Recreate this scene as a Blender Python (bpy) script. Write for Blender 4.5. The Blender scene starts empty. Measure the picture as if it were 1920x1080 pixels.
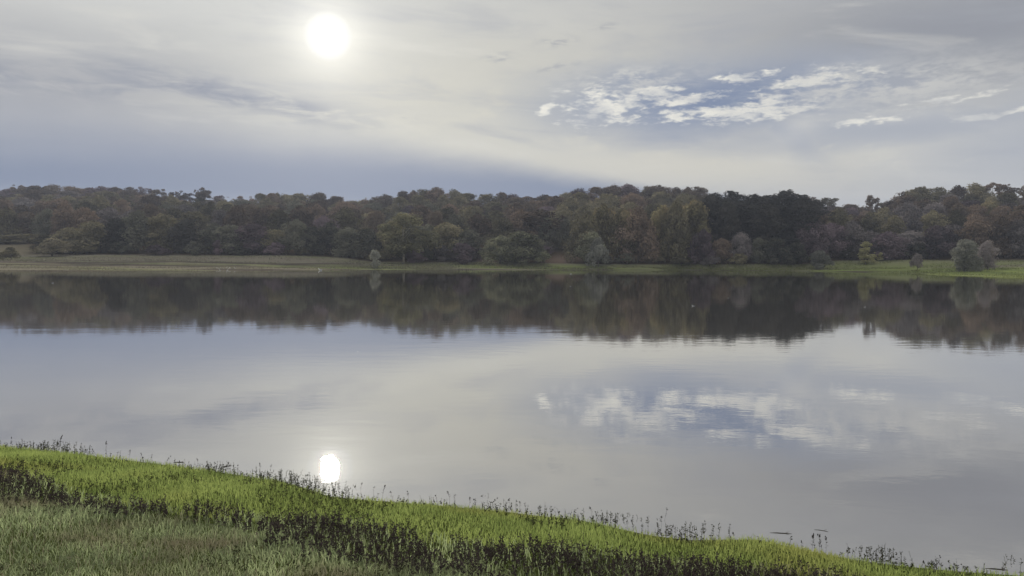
import bpy, math, random
import numpy as np
from mathutils import Matrix, Vector, noise as mnoise

random.seed(7)
rng = np.random.default_rng(11)
scene = bpy.context.scene
COL = scene.collection
R = math.radians

# ------------------------------------------------------------------ camera
FPX = 1400.0                      # focal length in photograph pixels (1920 wide)
EYE = 4.0                         # metres above the water
PITCH, ROLL = R(2.41), R(-0.36)
cam_d = bpy.data.cameras.new('camera')
cam = bpy.data.objects.new('camera', cam_d)
COL.objects.link(cam)
CAM_M = Matrix.Translation((0, 0, EYE)) @ Matrix.Rotation(R(90) - PITCH, 4, 'X') @ Matrix.Rotation(-ROLL, 4, 'Z')
cam.matrix_world = CAM_M
cam_d.sensor_width = 36
cam_d.lens = 36 * FPX / 1920
cam_d.clip_start = 0.1
cam_d.clip_end = 12000
scene.camera = cam
ROT = CAM_M.to_3x3()


def ray(px, py):
    """unit direction that the photograph's pixel looks along"""
    return (ROT @ Vector(((px - 960) / FPX, (540 - py) / FPX, -1))).normalized()


def azel(px, py):
    d = ray(px, py)
    return math.atan2(d.x, d.y), math.asin(d.z)


def at_depth(px, py, Y):
    d = ray(px, py)
    t = Y / d.y
    return Vector((d.x * t, Y, EYE + d.z * t))


def at_height(px, py, z=0.0):
    d = ray(px, py)
    t = (z - EYE) / d.z
    return Vector((d.x * t, d.y * t, z))


# ------------------------------------------------------------------ sky, sun, exposure
scene.view_settings.view_transform = 'Standard'
scene.view_settings.look = 'None'
scene.view_settings.exposure = 0.0
scene.view_settings.gamma = 1.0
scene.view_settings.use_curve_mapping = False
scene.cycles.use_denoising = True
scene.cycles.max_bounces = 8
scene.cycles.transparent_max_bounces = 8
scene.cycles.volume_bounces = 0

SUN_AZ, SUN_EL = azel(615, 68)
sun_dir = ray(615, 68)

world = bpy.data.worlds.new('World')
scene.world = world
world.use_nodes = True
WN = world.node_tree
WN.nodes.clear()


class G:
    """small helper to write node graphs as expressions"""

    def __init__(self, tree):
        self.t = tree

    def n(self, kind, **kw):
        node = self.t.nodes.new(kind)
        for k, v in kw.items():
            setattr(node, k, v)
        return node

    def put(self, sock, v):
        if hasattr(v, 'is_output'):
            self.t.links.new(v, sock)
        elif isinstance(v, (tuple, list)) and len(v) == 3 and sock.type == 'RGBA':
            sock.default_value = (*v, 1)
        else:
            sock.default_value = v

    def m(self, op, a, b=0.0, c=0.0, clamp=False):
        node = self.n('ShaderNodeMath', operation=op, use_clamp=clamp)
        for s, v in zip(node.inputs, (a, b, c)):
            self.put(s, v)
        return node.outputs[0]

    def add(self, *v):
        r = v[0]
        for x in v[1:]:
            r = self.m('ADD', r, x)
        return r

    def mul(self, *v):
        r = v[0]
        for x in v[1:]:
            r = self.m('MULTIPLY', r, x)
        return r

    def ss(self, x, a, b):
        """smooth step from 0 at a to 1 at b"""
        node = self.n('ShaderNodeMapRange', interpolation_type='SMOOTHSTEP')
        self.put(node.inputs[0], x)
        lo, hi, f, t = (a, b, 0.0, 1.0) if a < b else (b, a, 1.0, 0.0)
        for i, v in zip((1, 2, 3, 4), (lo, hi, f, t)):
            node.inputs[i].default_value = v
        return node.outputs[0]

    def mix(self, f, a, b, mode='MIX'):
        node = self.n('ShaderNodeMix', data_type='RGBA', blend_type=mode)
        self.put(node.inputs[0], f)
        self.put(node.inputs[6], a)
        self.put(node.inputs[7], b)
        return node.outputs[2]

    def xyz(self, x, y, z=0.0):
        node = self.n('ShaderNodeCombineXYZ')
        for s, v in zip(node.inputs, (x, y, z)):
            self.put(s, v)
        return node.outputs[0]

    def noise(self, vec, scale, detail=6, rough=0.55, dist=0.0, lac=2.0):
        node = self.n('ShaderNodeTexNoise')
        self.put(node.inputs['Vector'], vec)
        node.inputs['Scale'].default_value = scale
        node.inputs['Detail'].default_value = detail
        node.inputs['Roughness'].default_value = rough
        node.inputs['Lacunarity'].default_value = lac
        node.inputs['Distortion'].default_value = dist
        return node.outputs['Fac']

    def vm(self, op, a, b=(0, 0, 0)):
        node = self.n('ShaderNodeVectorMath', operation=op)
        self.put(node.inputs[0], a)
        self.put(node.inputs[1], b)
        return node.outputs['Value'] if op in ('DOT_PRODUCT', 'LENGTH') else node.outputs[0]


def lin(r, g, b):
    return tuple(((c / 255) / 12.92 if c / 255 <= 0.04045 else ((c / 255 + 0.055) / 1.055) ** 2.4) for c in (r, g, b))


def build_sky():
    g = G(WN)
    tc = g.n('ShaderNodeTexCoord')
    D = tc.outputs['Generated']
    sep = g.n('ShaderNodeSeparateXYZ')
    WN.links.new(D, sep.inputs[0])
    x, y, z = sep.outputs
    A = g.m('ARCTAN2', x, y)
    E = g.m('ARCSINE', z)
    zz = g.m('ADD', g.m('MAXIMUM', z, 0.0), 0.16)
    # a flat sheet of cloud overhead: perspective streaks towards the horizon
    P = g.xyz(g.m('DIVIDE', x, zz), g.m('DIVIDE', y, zz))
    Pl = g.xyz(g.mul(g.m('DIVIDE', x, zz), 0.55), g.mul(g.m('DIVIDE', y, zz), 1.0), 3.1)
    n_big = g.noise(Pl, 0.7, 5, 0.5)
    n_mid = g.noise(Pl, 2.2, 8, 0.6, 0.4)
    AE = g.xyz(A, g.mul(E, 2.6), 0.0)
    n_fine = g.noise(AE, 16.0, 9, 0.62, 0.3)
    n_puff = g.noise(AE, 20.0, 10, 0.62, 0.25)
    n_rag = g.noise(g.xyz(A, g.mul(E, 3.4), 4.0), 62.0, 7, 0.6, 0.4)
    n_warp = g.noise(AE, 6.0, 6, 0.6)
    wob = g.mul(g.m('SUBTRACT', n_warp, 0.5), 1.0)

    def blob(px, py, rx, ry, tilt=0.0, warp=0.0, p=1.0):
        a0, e0 = azel(px, py)
        da = g.m('SUBTRACT', A, a0)
        de = g.m('SUBTRACT', E, e0)
        if tilt:
            de = g.m('SUBTRACT', de, g.mul(da, tilt))
        if warp:
            de = g.add(de, g.mul(wob, warp))
        a = g.m('DIVIDE', da, rx / FPX)
        b = g.m('DIVIDE', de, ry / FPX)
        q = g.add(g.mul(a, a), g.mul(b, b))
        if p != 1.0:
            q = g.m('POWER', q, p)
        return g.m('EXPONENT', g.mul(q, -1.0))

    # clear sky
    nish = g.n('ShaderNodeTexSky', sky_type='NISHITA', sun_disc=False)
    nish.sun_elevation = SUN_EL
    nish.sun_rotation = SUN_AZ
    nish.air_density = 1.0
    nish.dust_density = 0.6
    nish.ozone_density = 2.0
    clear0 = g.mix(1.0, nish.outputs[0], (0.1, 0.1, 0.1), 'MULTIPLY')
    clear = g.mix(0.88, clear0, lin(124, 142, 180))

    # thin overcast veil
    veil = g.mix(g.ss(n_big, 0.32, 0.68), lin(176, 178, 180), lin(203, 203, 199))
    veil = g.mix(g.mul(g.ss(n_mid, 0.35, 0.75), 0.3), veil, lin(208, 207, 203))
    # greyer, thicker part high on the right and a soft grey bank on the left
    veil = g.mix(g.mul(blob(1800, 40, 480, 110, 0.0, 0.06), 0.85), veil, lin(132, 136, 147))
    veil = g.mix(g.mul(blob(60, 150, 420, 85, -0.08, 0.05), 0.75), veil, lin(158, 160, 167))
    veil = g.mix(g.mul(blob(200, -10, 400, 40, 0.0, 0.05), 0.5), veil, lin(205, 206, 204))
    # cream light spreading below and right of the sun
    veil = g.mix(g.mul(blob(900, 190, 420, 140, 0.05, 0.04), 0.65), veil, lin(212, 208, 192))
    veil = g.mix(g.mul(blob(1300, 310, 360, 50, 0.0, 0.02), 0.75), veil, lin(210, 206, 192))
    # long soft streaks across the whole sheet
    n_str = g.noise(g.xyz(g.add(A, g.mul(E, 1.2)), g.mul(E, 5.0), 7.0), 4.2, 9, 0.6, 0.5)
    veil = g.mix(g.mul(g.ss(n_str, 0.50, 0.74), 0.55), veil, lin(162, 165, 173))
    veil = g.mix(g.mul(g.ss(n_str, 0.48, 0.28), 0.45), veil, lin(216, 214, 206))
    sky = veil

    # blue-grey clear band low on the left, its upper edge sloping down to the right
    a0, e0 = azel(0, 205)
    a1, e1 = azel(700, 262)
    a2, e2 = azel(1120, 332)
    s1, s2 = (e1 - e0) / (a1 - a0), (e2 - e1) / (a2 - a1)
    la = g.add(g.mul(g.m('SUBTRACT', A, a1), s1), e1)
    lb = g.add(g.mul(g.m('SUBTRACT', A, a1), s2), e1)
    edge = g.m('SMOOTH_MIN', la, lb, 0.02)
    edge = g.m('MINIMUM', edge, 0.26)
    rel = g.add(g.m('SUBTRACT', edge, E), g.mul(wob, 0.03))
    soft = g.m('DIVIDE', rel, g.m('MAXIMUM', g.add(0.024, g.mul(A, -0.06)), 0.007))
    band = g.ss(soft, -0.7, 1.2)
    bandcol = g.mix(g.ss(E, 0.03, 0.17), lin(94, 112, 143), lin(132, 140, 160))
    bandcol = g.mix(0.08, bandcol, clear)
    sky = g.mix(g.mul(band, 0.97), sky, bandcol)
    # pale strip right on the horizon
    sky = g.mix(g.mul(g.ss(E, 0.085, 0.055), 0.3), sky, lin(190, 192, 196))

    # dark ragged cloud left of and below the sun
    streak = g.m('MAXIMUM', blob(420, 178, 230, 26, -0.10, 0.05), g.m('MAXIMUM', blob(530, 192, 110, 17, -0.14, 0.02), g.mul(blob(130, 155, 260, 24, 0.0, 0.04), 0.7)))
    nst = g.noise(g.xyz(g.add(A, g.mul(E, 0.6)), g.mul(E, 4.5)), 11.0, 8, 0.62, 0.5)
    sky = g.mix(g.mul(streak, g.ss(nst, 0.36, 0.58), 1.0), sky, lin(134, 140, 156))
    for (px, py, rx, ry) in ((1045, 80, 26, 7), (935, 108, 20, 5), (1050, 126, 40, 4), (768, 217, 9, 3), (1135, 50, 18, 4), (605, 206, 22, 8)):
        sky = g.mix(g.mul(blob(px, py, rx * 1.3, ry * 1.2, 0.08, 0.03), g.ss(n_rag, 0.42, 0.62), 0.8), sky, lin(160, 162, 167))

    # the blue opening on the right
    hole = g.m('MAXIMUM', blob(1320, 188, 330, 72, 0.02, 0.06, 1.6), g.mul(blob(1640, 246, 330, 32, 0.03, 0.04, 1.4), 0.62))
    hole = g.m('MAXIMUM', hole, g.mul(blob(1480, 250, 60, 34, -0.5, 0.03), 0.9))
    hole = g.m('MAXIMUM', hole, g.mul(blob(1950, 265, 190, 75, 0.1, 0.04), 0.55))
    holem = g.m('MULTIPLY', hole, g.ss(g.add(n_fine, g.mul(hole, 0.4)), 0.36, 0.60))
    holecol = g.mix(blob(1350, 185, 170, 45, 0.0, 0.05), lin(146, 155, 173), lin(112, 128, 158))
    holecol = g.mix(0.08, holecol, clear)
    sky = g.mix(g.m('MULTIPLY', holem, 0.95, clamp=True), sky, holecol)

    # sunlit ragged cloud scraps in and around the opening
    puffs = [(1140, 200, 90, 26, 0.0), (1360, 212, 120, 15, -0.02), (1280, 183, 60, 8, 0.1), (1235, 166, 55, 8, 0.1),
             (1450, 187, 36, 10, 0.1), (1510, 158, 80, 12, 0.12), (1390, 145, 60, 7, 0.0),
             (1610, 229, 60, 6, 0.0), (1880, 213, 60, 5, 0.05), (1022, 203, 18, 8, 0.4), (1760, 190, 70, 6, 0.08)]
    pm = None
    for (px, py, rx, ry, tl) in puffs:
        b = blob(px, py, rx * 1.3, ry * 1.55, tl, 0.03, 1.0)
        pm = b if pm is None else g.m('MAXIMUM', pm, b)
    rag = g.add(g.mul(g.m('SUBTRACT', n_puff, 0.5), 2.6), g.mul(g.m('SUBTRACT', n_rag, 0.5), 1.5))
    pmask = g.ss(g.add(g.mul(pm, 0.95), rag), 0.40, 1.0)
    pcol = g.mix(g.ss(n_fine, 0.35, 0.65), lin(198, 199, 199), lin(238, 235, 224))
    sky = g.mix(g.mul(pmask, g.ss(pm, 0.02, 0.25), 0.95), sky, pcol)
    soft2 = g.m('MAXIMUM', blob(1650, 165, 200, 30, 0.05, 0.05), blob(1180, 148, 120, 18, 0.05, 0.04))
    sky = g.mix(g.mul(soft2, g.ss(g.add(n_fine, g.mul(g.m('SUBTRACT', n_rag, 0.5), 0.5)), 0.38, 0.62), 0.85), sky, lin(204, 203, 198))
    # the soft cream tongue crossing below the opening
    sky = g.mix(g.mul(blob(1500, 232, 45, 45, 0.9, 0.03), g.ss(n_mid, 0.3, 0.6), 0.6), sky, lin(205, 204, 200))

    # the sun behind thin cloud, with its aureole
    dot = g.vm('DOT_PRODUCT', D, tuple(sun_dir))
    ang = g.m('ARCCOSINE', g.m('MINIMUM', dot, 1.0))
    disc = g.ss(ang, R(1.80), R(1.45))
    core = g.ss(ang, R(1.75), R(0.6))
    def gl(sig):
        q = g.m('DIVIDE', ang, R(sig))
        return g.m('EXPONENT', g.mul(q, q, -1.0))
    tot = g.n('ShaderNodeMix', data_type='RGBA', blend_type='ADD')
    tot.inputs[0].default_value = 1.0
    WN.links.new(sky, tot.inputs[6])
    halo = g.add(g.mul(gl(2.5), 0.34), g.mul(gl(6.0), 0.14), g.mul(gl(14), 0.095))
    hc = g.mix(1.0, (1.0, 0.96, 0.82), g.xyz(halo, halo, halo), 'MULTIPLY')
    WN.links.new(hc, tot.inputs[7])
    dsc = g.mix(disc, tot.outputs[2], g.mix(core, (1.0, 0.99, 0.93), (1.3, 1.26, 1.15)))
    bg = g.n('ShaderNodeBackground')
    WN.links.new(dsc, bg.inputs[0])
    bg.inputs[1].default_value = 1.03
    out = g.n('ShaderNodeOutputWorld')
    WN.links.new(bg.outputs[0], out.inputs[0])


build_sky()

sun_l = bpy.data.lights.new('sun', 'SUN')
sun_l.energy = 3.6
sun_l.angle = R(1.25)
sun_l.color = (1.0, 0.93, 0.80)
sun_o = bpy.data.objects.new('sun', sun_l)
COL.objects.link(sun_o)
sun_o.rotation_euler = (-sun_dir).to_track_quat('-Z', 'Y').to_euler()

# ------------------------------------------------------------------ helpers


def tag(o, label=None, cat=None, group=None, kind=None):
    for k, v in (('label', label), ('category', cat), ('group', group), ('kind', kind)):
        if v:
            o[k] = v
    return o


def link(name, data, parent=None):
    o = bpy.data.objects.new(name, data)
    COL.objects.link(o)
    if parent:
        o.parent = parent
    return o


def mesh_np(name, verts, faces, mat=None, tone=None, smooth=False):
    """mesh from numpy arrays; faces is (n,3) or (n,4)"""
    verts = np.asarray(verts, dtype=np.float32)
    faces = np.asarray(faces, dtype=np.int32)
    me = bpy.data.meshes.new(name)
    n, k = faces.shape
    me.vertices.add(len(verts))
    me.vertices.foreach_set('co', verts.ravel())
    me.loops.add(n * k)
    me.loops.foreach_set('vertex_index', faces.ravel())
    me.polygons.add(n)
    me.polygons.foreach_set('loop_start', np.arange(0, n * k, k, dtype=np.int32))
    if smooth:
        me.polygons.foreach_set('use_smooth', np.ones(n, dtype=bool))
    if tone is not None:
        at = me.attributes.new('tone', 'FLOAT', 'FACE')
        at.data.foreach_set('value', np.asarray(tone, dtype=np.float32))
    me.update(calc_edges=True)
    if mat:
        me.materials.append(mat)
    return me


class MB:
    """collects tubes and lumps of triangles and quads into one mesh"""

    def __init__(self):
        self.v, self.f = [], []

    def tube(self, pts, rad, sides=6, cap=True):
        pts = [Vector(p) for p in pts]
        b0 = len(self.v)
        for i, p in enumerate(pts):
            d = (pts[min(i + 1, len(pts) - 1)] - pts[max(i - 1, 0)]).normalized()
            u = d.orthogonal().normalized() if i == 0 else (u - d * u.dot(d)).normalized()
            w = d.cross(u)
            for s in range(sides):
                a = 2 * math.pi * s / sides
                self.v.append(p + (u * math.cos(a) + w * math.sin(a)) * rad[i])
        for i in range(len(pts) - 1):
            for s in range(sides):
                a, b = b0 + i * sides + s, b0 + i * sides + (s + 1) % sides
                self.f.append((a, b, b + sides, a + sides))
        if cap:
            self.f.append(tuple(b0 + (len(pts) - 1) * sides + s for s in range(sides)))
            self.f.append(tuple(b0 + s for s in reversed(range(sides))))

    def poly(self, pts):
        b0 = len(self.v)
        self.v += [Vector(p) for p in pts]
        self.f.append(tuple(range(b0, b0 + len(pts))))

    def ball(self, c, r, seg=8, rings=5, rot=None):
        c = Vector(c)
        b0 = len(self.v)
        for i in range(1, rings):
            t = math.pi * i / rings
            for s in range(seg):
                a = 2 * math.pi * s / seg
                p = Vector((r[0] * math.cos(t), r[1] * math.sin(t) * math.cos(a), r[2] * math.sin(t) * math.sin(a)))
                self.v.append(c + (rot @ p if rot else p))
        for e in (1, -1):
            p = Vector((r[0] * e, 0, 0))
            self.v.append(c + (rot @ p if rot else p))
        n = b0 + (rings - 1) * seg
        for i in range(rings - 2):
            for s in range(seg):
                a, b = b0 + i * seg + s, b0 + i * seg + (s + 1) % seg
                self.f.append((a, b, b + seg, a + seg))
        for s in range(seg):
            self.f.append((n, b0 + (s + 1) % seg, b0 + s))
            q = b0 + (rings - 2) * seg
            self.f.append((n + 1, q + s, q + (s + 1) % seg))

    def mesh(self, name, mat, smooth=True):
        me = bpy.data.meshes.new(name)
        me.from_pydata([tuple(v) for v in self.v], [], self.f)
        if smooth:
            me.polygons.foreach_set('use_smooth', [True] * len(me.polygons))
        me.materials.append(mat)
        me.update()
        return me


def new_mat(name):
    m = bpy.data.materials.new(name)
    m.use_nodes = True
    m.node_tree.nodes.clear()
    return m, G(m.node_tree)


def finish(m, g, shader):
    o = g.n('ShaderNodeOutputMaterial')
    m.node_tree.links.new(shader, o.inputs[0])
    return m


def leaf_mat(name, dark, light, trans=0.4, rough=0.7, scale=0.35, third=None, con=1.0, vary=0.8):
    """leaves: diffuse with some light passing through; colour varies by leaf, by clump and by tree"""
    m, g = new_mat(name)
    at = g.n('ShaderNodeAttribute', attribute_name='tone')
    oi = g.n('ShaderNodeObjectInfo')
    tc = g.n('ShaderNodeTexCoord')
    n = g.noise(tc.outputs['Object'], scale, 3, 0.6)
    f = g.add(g.mul(at.outputs['Fac'], 0.75), g.mul(g.m('SUBTRACT', n, 0.5), con), g.mul(g.m('SUBTRACT', oi.outputs['Random'], 0.5), vary), 0.10)
    c = g.mix(g.m('MAXIMUM', g.m('MINIMUM', f, 1.0), 0.0), dark, light)
    if third:
        n2 = g.noise(tc.outputs['Object'], scale * 0.6, 2, 0.5)
        c = g.mix(g.mul(g.ss(n2, 0.5, 0.66), 0.8), c, third)
    d = g.n('ShaderNodeBsdfDiffuse')
    t = g.n('ShaderNodeBsdfTranslucent')
    g.put(d.inputs[0], c)
    g.put(t.inputs[0], c)
    mx = g.n('ShaderNodeMixShader')
    mx.inputs[0].default_value = trans
    m.node_tree.links.new(d.outputs[0], mx.inputs[1])
    m.node_tree.links.new(t.outputs[0], mx.inputs[2])
    return finish(m, g, mx.outputs[0])


def plain_mat(name, c1, c2, scale=6.0, rough=0.8):
    m, g = new_mat(name)
    tc = g.n('ShaderNodeTexCoord')
    n = g.noise(tc.outputs['Object'], scale, 5, 0.6)
    p = g.n('ShaderNodeBsdfPrincipled')
    g.put(p.inputs['Base Color'], g.mix(g.ss(n, 0.35, 0.65), c1, c2))
    p.inputs['Roughness'].default_value = rough
    return finish(m, g, p.outputs[0])


# ------------------------------------------------------------------ the lie of the land
def interp(tab):
    xs, ys = zip(*tab)
    return lambda x: np.interp(x, xs, ys)


NEAR_SHORE = [(-700, 790), (-300, 812), (0, 838), (150, 852), (300, 870), (460, 893), (540, 905), (615, 930), (700, 938), (900, 955), (1090, 975),
              (1200, 1000), (1280, 1012), (1420, 1012), (1500, 1030), (1600, 1050), (1760, 1068), (1920, 1080), (2300, 1110), (2700, 1140)]
_ns = [at_height(px, py) for px, py in NEAR_SHORE]
_ns = sorted((p.x, p.y) for p in _ns)
near_y = interp([(-400, _ns[0][1] + 60), (-60, _ns[0][1] + 8)] + [p for p in _ns] + [(30, _ns[-1][1] - 4), (400, _ns[-1][1] - 60)])
SLOPE = 0.205


def near_d(X, Y):
    """metres inland from the near waterline"""
    return (near_y(X) - Y) * 0.94


def near_z(X, Y):
    d = near_d(X, Y)
    b = 0.035 * np.sin(1.7 * X + 0.8 * Y) + 0.03 * np.sin(0.9 * Y - 2.3 * X + 1.0)
    up = np.clip(d, 0, 12) * SLOPE + np.clip(d - 12, 0, 60) * 0.02
    z = np.where(d > 0, up + b * np.clip(d, 0, 1), np.maximum(d * 0.22, -2.5))
    return z


HOR = lambda px: 475 + px * 0.00625
far_shore_py = interp([(-1500, 512), (0, 509), (300, 508), (640, 506), (960, 506), (1280, 506), (1500, 508), (1700, 512), (1760, 516), (1920, 521), (3500, 540)])
edge_py = interp([(-1500, 474), (0, 477), (300, 478), (560, 480), (640, 483), (700, 491), (900, 491), (1100, 495), (1500, 496), (1570, 489), (1700, 488), (1920, 488), (3500, 492)])
edge_D = interp([(-1500, 300), (0, 262), (600, 262), (700, 250), (1100, 246), (1500, 246), (1600, 262), (1920, 250), (3500, 250)])
sky_tab = [(-900, 356), (0, 352), (40, 348), (100, 347), (200, 350), (260, 350), (330, 354), (348, 362), (375, 354), (410, 362), (440, 368), (480, 362),
           (520, 362), (560, 360), (600, 360), (650, 368), (675, 376), (690, 372), (720, 362), (780, 355), (820, 353), (880, 360),
           (960, 362), (1000, 368), (1030, 362), (1080, 355), (1110, 349), (1150, 345), (1250, 346), (1330, 352), (1380, 358),
           (1500, 363), (1560, 370), (1600, 380), (1625, 385), (1650, 381), (1680, 363), (1720, 352), (1780, 346), (1850, 341), (1920, 345), (2800, 350)]
sky_py = interp(sky_tab)
ridge_py = interp([(-900, 356), (0, 352), (100, 349), (260, 352), (440, 366), (650, 370), (690, 370), (800, 358), (960, 364), (1150, 348), (1330, 352), (1500, 364), (1620, 384), (1700, 360), (1850, 344), (2800, 350)])
ridge_D = interp([(-1500, 540), (0, 520), (400, 500), (800, 450), (1150, 430), (1400, 400), (1600, 420), (1750, 390), (1920, 380), (3500, 380)])
RIDGE_TREE = 15.0


def far_prof(px):
    ds = EYE * FPX / (far_shore_py(px) - HOR(px))
    de = edge_D(px)
    ze = EYE + (HOR(px) - edge_py(px)) / FPX * de
    dr = ridge_D(px)
    zr = EYE + (HOR(px) - ridge_py(px)) / FPX * dr - RIDGE_TREE
    return ds, de, ze, dr, zr


def far_z(X, Y):
    X = np.asarray(X, float)
    Y = np.asarray(Y, float)
    px = np.clip(960 + FPX * X / np.maximum(Y, 60), -1400, 3400)
    ds, de, ze, dr, zr = far_prof(px)
    t1 = np.clip((Y - ds) / np.maximum(de - ds, 1), 0, 1)
    z = ze * (0.30 * t1 + 0.70 * t1 ** 2.0)
    t2 = np.clip((Y - de) / np.maximum(dr - de, 1), 0, 1)
    z = z + (zr - ze) * (t2 * 0.75 + 0.25 * t2 * t2 * (3 - 2 * t2))
    z = z - np.clip(Y - dr, 0, 260) * 0.04
    und = 0.13 * np.sin(X * 0.09 + Y * 0.13) + 0.10 * np.sin(X * 0.031 - Y * 0.21 + 2) + 0.06 * np.sin(X * 0.23 + 1.3)
    z = z + np.where((Y > ds) & (t1 < 1), und * np.minimum(1, (Y - ds) / 14), 0)
    # a long shallow pool on the mud flat at the left
    pool = np.exp(-((Y - (ds + 26 + 3 * np.sin(X * 0.03))) / 2.0) ** 2) * np.clip((-X - 34) / 20, 0, 1)
    z = z - pool * 0.85
    z = np.where(Y < ds, np.maximum((Y - ds) * 0.05, -2.5), z)
    return z


def ground_z(X, Y):
    return np.where(np.asarray(Y) < 75, near_z(np.asarray(X, float), np.asarray(Y, float)), far_z(X, Y))


def gz(x, y):
    return float(ground_z(np.array([x]), np.array([y]))[0])


def on_bank(px, py):
    """point of the near bank under a photograph pixel"""
    d = ray(px, py)
    t = 2.0
    while t < 60:
        p = Vector((0, 0, EYE)) + d * t
        if p.z < gz(p.x, p.y):
            break
        t += 0.05
    return p


# ------------------------------------------------------------------ ground sheet
def fbm(X, Y, s, seed=0):
    r = np.random.default_rng(seed)
    v = 0
    for i in range(5):
        a, b, c = r.uniform(0, 6.28, 3)
        th = r.uniform(-0.5, 0.5)
        k = s * (1.75 ** i)
        v = v + (0.62 ** i) * np.sin(k * (X * math.cos(th) + 0.4 * Y * math.sin(th)) + a) * np.sin(k * (Y * math.cos(th) * 1.0 - 0.5 * X * math.sin(th)) + b + c)
    return v


def build_ground():
    xs = np.unique(np.concatenate([np.arange(-17, 17.01, 0.25), np.arange(-420, 421, 4.0), np.arange(-3000, 3001, 250.0), [-60, -40, -25, 25, 40, 60]]))
    ys = np.unique(np.concatenate([np.arange(-6, 24, 0.25), np.arange(-260, 0, 40.0), np.arange(24, 130, 8.0), np.arange(130, 300, 1.5), np.arange(300, 570, 9.0), np.arange(600, 6001, 300.0)]))
    X, Y = np.meshgrid(xs, ys)
    Z = ground_z(X, Y)
    nx, ny = len(xs), len(ys)
    V = np.stack([X.ravel(), Y.ravel(), Z.ravel()], 1)
    i = np.arange(ny - 1)[:, None] * nx + np.arange(nx - 1)[None, :]
    F = np.stack([i, i + 1, i + 1 + nx, i + nx], -1).reshape(-1, 4)
    me = mesh_np('ground', V, F, None, None, True)
    # what covers the ground: mud, dry grass, fresh grass, leaf litter
    px = np.clip(960 + FPX * X / np.maximum(Y, 60), -1400, 3400)
    ds, de, ze, dr, zr = far_prof(px)
    t1 = (Y - ds) / np.maximum(de - ds, 1)
    mud = np.array([0.088, 0.074, 0.062])
    dry = np.array([0.235, 0.212, 0.160])
    green = np.array([0.215, 0.255, 0.085])
    litter = np.array([0.075, 0.055, 0.035])
    pink = np.array([0.19, 0.14, 0.11])
    gr = np.interp(px, [0, 500, 760, 1000, 1060, 1300, 1700, 1920], [0.05, 0.05, 0.75, 0.55, 0.8, 0.75, 1.0, 1.1])
    n1 = fbm(X * 0.5, Y * 2.0, 0.08, 3)
    n2 = fbm(X * 0.35, Y * 3.0, 0.13, 9)
    wg = np.clip(gr + 0.55 * n1, 0, 1) * np.clip(1.25 - abs(t1 - 0.3) * 1.3, 0.1, 1)
    C = dry[None, None] * (1 - wg[..., None]) + green[None, None] * wg[..., None]
    wm = np.clip(0.9 - t1 * 7 + 0.8 * n2, 0, 1) * (1 - np.clip((px - 1650) / 100, 0, 0.9))
    wm = np.maximum(wm, np.clip(0.9 - abs(t1 - 0.5) * 5 + 0.6 * n2, 0, 1) * np.clip((900 - px) / 300, 0, 1))
    C = C * (1 - wm[..., None]) + mud * wm[..., None]
    wl = np.clip((t1 - 0.97) * 14, 0, 1)
    path = np.clip(2.6 - t1, 0, 1) * np.exp(-((px - 1052) / 26) ** 2) + np.clip(3 - t1, 0, 1) * np.exp(-((px - 905) / 14) ** 2) * 0.8
    clear = np.clip((66 - px) / 12, 0, 1) * np.clip(1.9 - t1, 0, 1)
    lc = litter * (1 - np.clip(path, 0, 1)[..., None]) + pink * np.clip(path, 0, 1)[..., None]
    lc = lc * (1 - clear[..., None]) + np.array([0.25, 0.22, 0.15]) * clear[..., None]
    C = C * (1 - wl[..., None]) + lc * wl[..., None]
    d = near_d(X, Y)
    nearc = np.where((d > 0)[..., None], np.array([0.06, 0.075, 0.022]), np.array([0.09, 0.08, 0.065]))
    C = np.where((Y < 75)[..., None], nearc, C)
    rgba = np.concatenate([C.reshape(-1, 3), np.ones((nx * ny, 1))], 1).astype(np.float32)
    at = me.attributes.new('cover', 'FLOAT_COLOR', 'POINT')
    at.data.foreach_set('color', rgba.ravel())
    m, g = new_mat('ground_cover')
    a = g.n('ShaderNodeAttribute', attribute_name='cover')
    tc = g.n('ShaderNodeTexCoord')
    n = g.noise(tc.outputs['Object'], 0.9, 8, 0.65)
    n3 = g.noise(tc.outputs['Object'], 9.0, 6, 0.7)
    k = g.add(0.55, g.mul(n, 0.5), g.mul(n3, 0.4))
    c = g.mix(1.0, a.outputs['Color'], g.xyz(k, k, k), 'MULTIPLY')
    p = g.n('ShaderNodeBsdfPrincipled')
    g.put(p.inputs['Base Color'], c)
    p.inputs['Roughness'].default_value = 0.95
    p.inputs['Specular IOR Level'].default_value = 0.0
    b = g.n('ShaderNodeBump')
    b.inputs['Strength'].default_value = 0.6
    b.inputs['Distance'].default_value = 0.05
    g.put(b.inputs['Height'], n3)
    g.put(p.inputs['Normal'], b.outputs[0])
    finish(m, g, p.outputs[0])
    me.materials.append(m)
    tag(link('ground', me), kind='structure')


build_ground()


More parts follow.
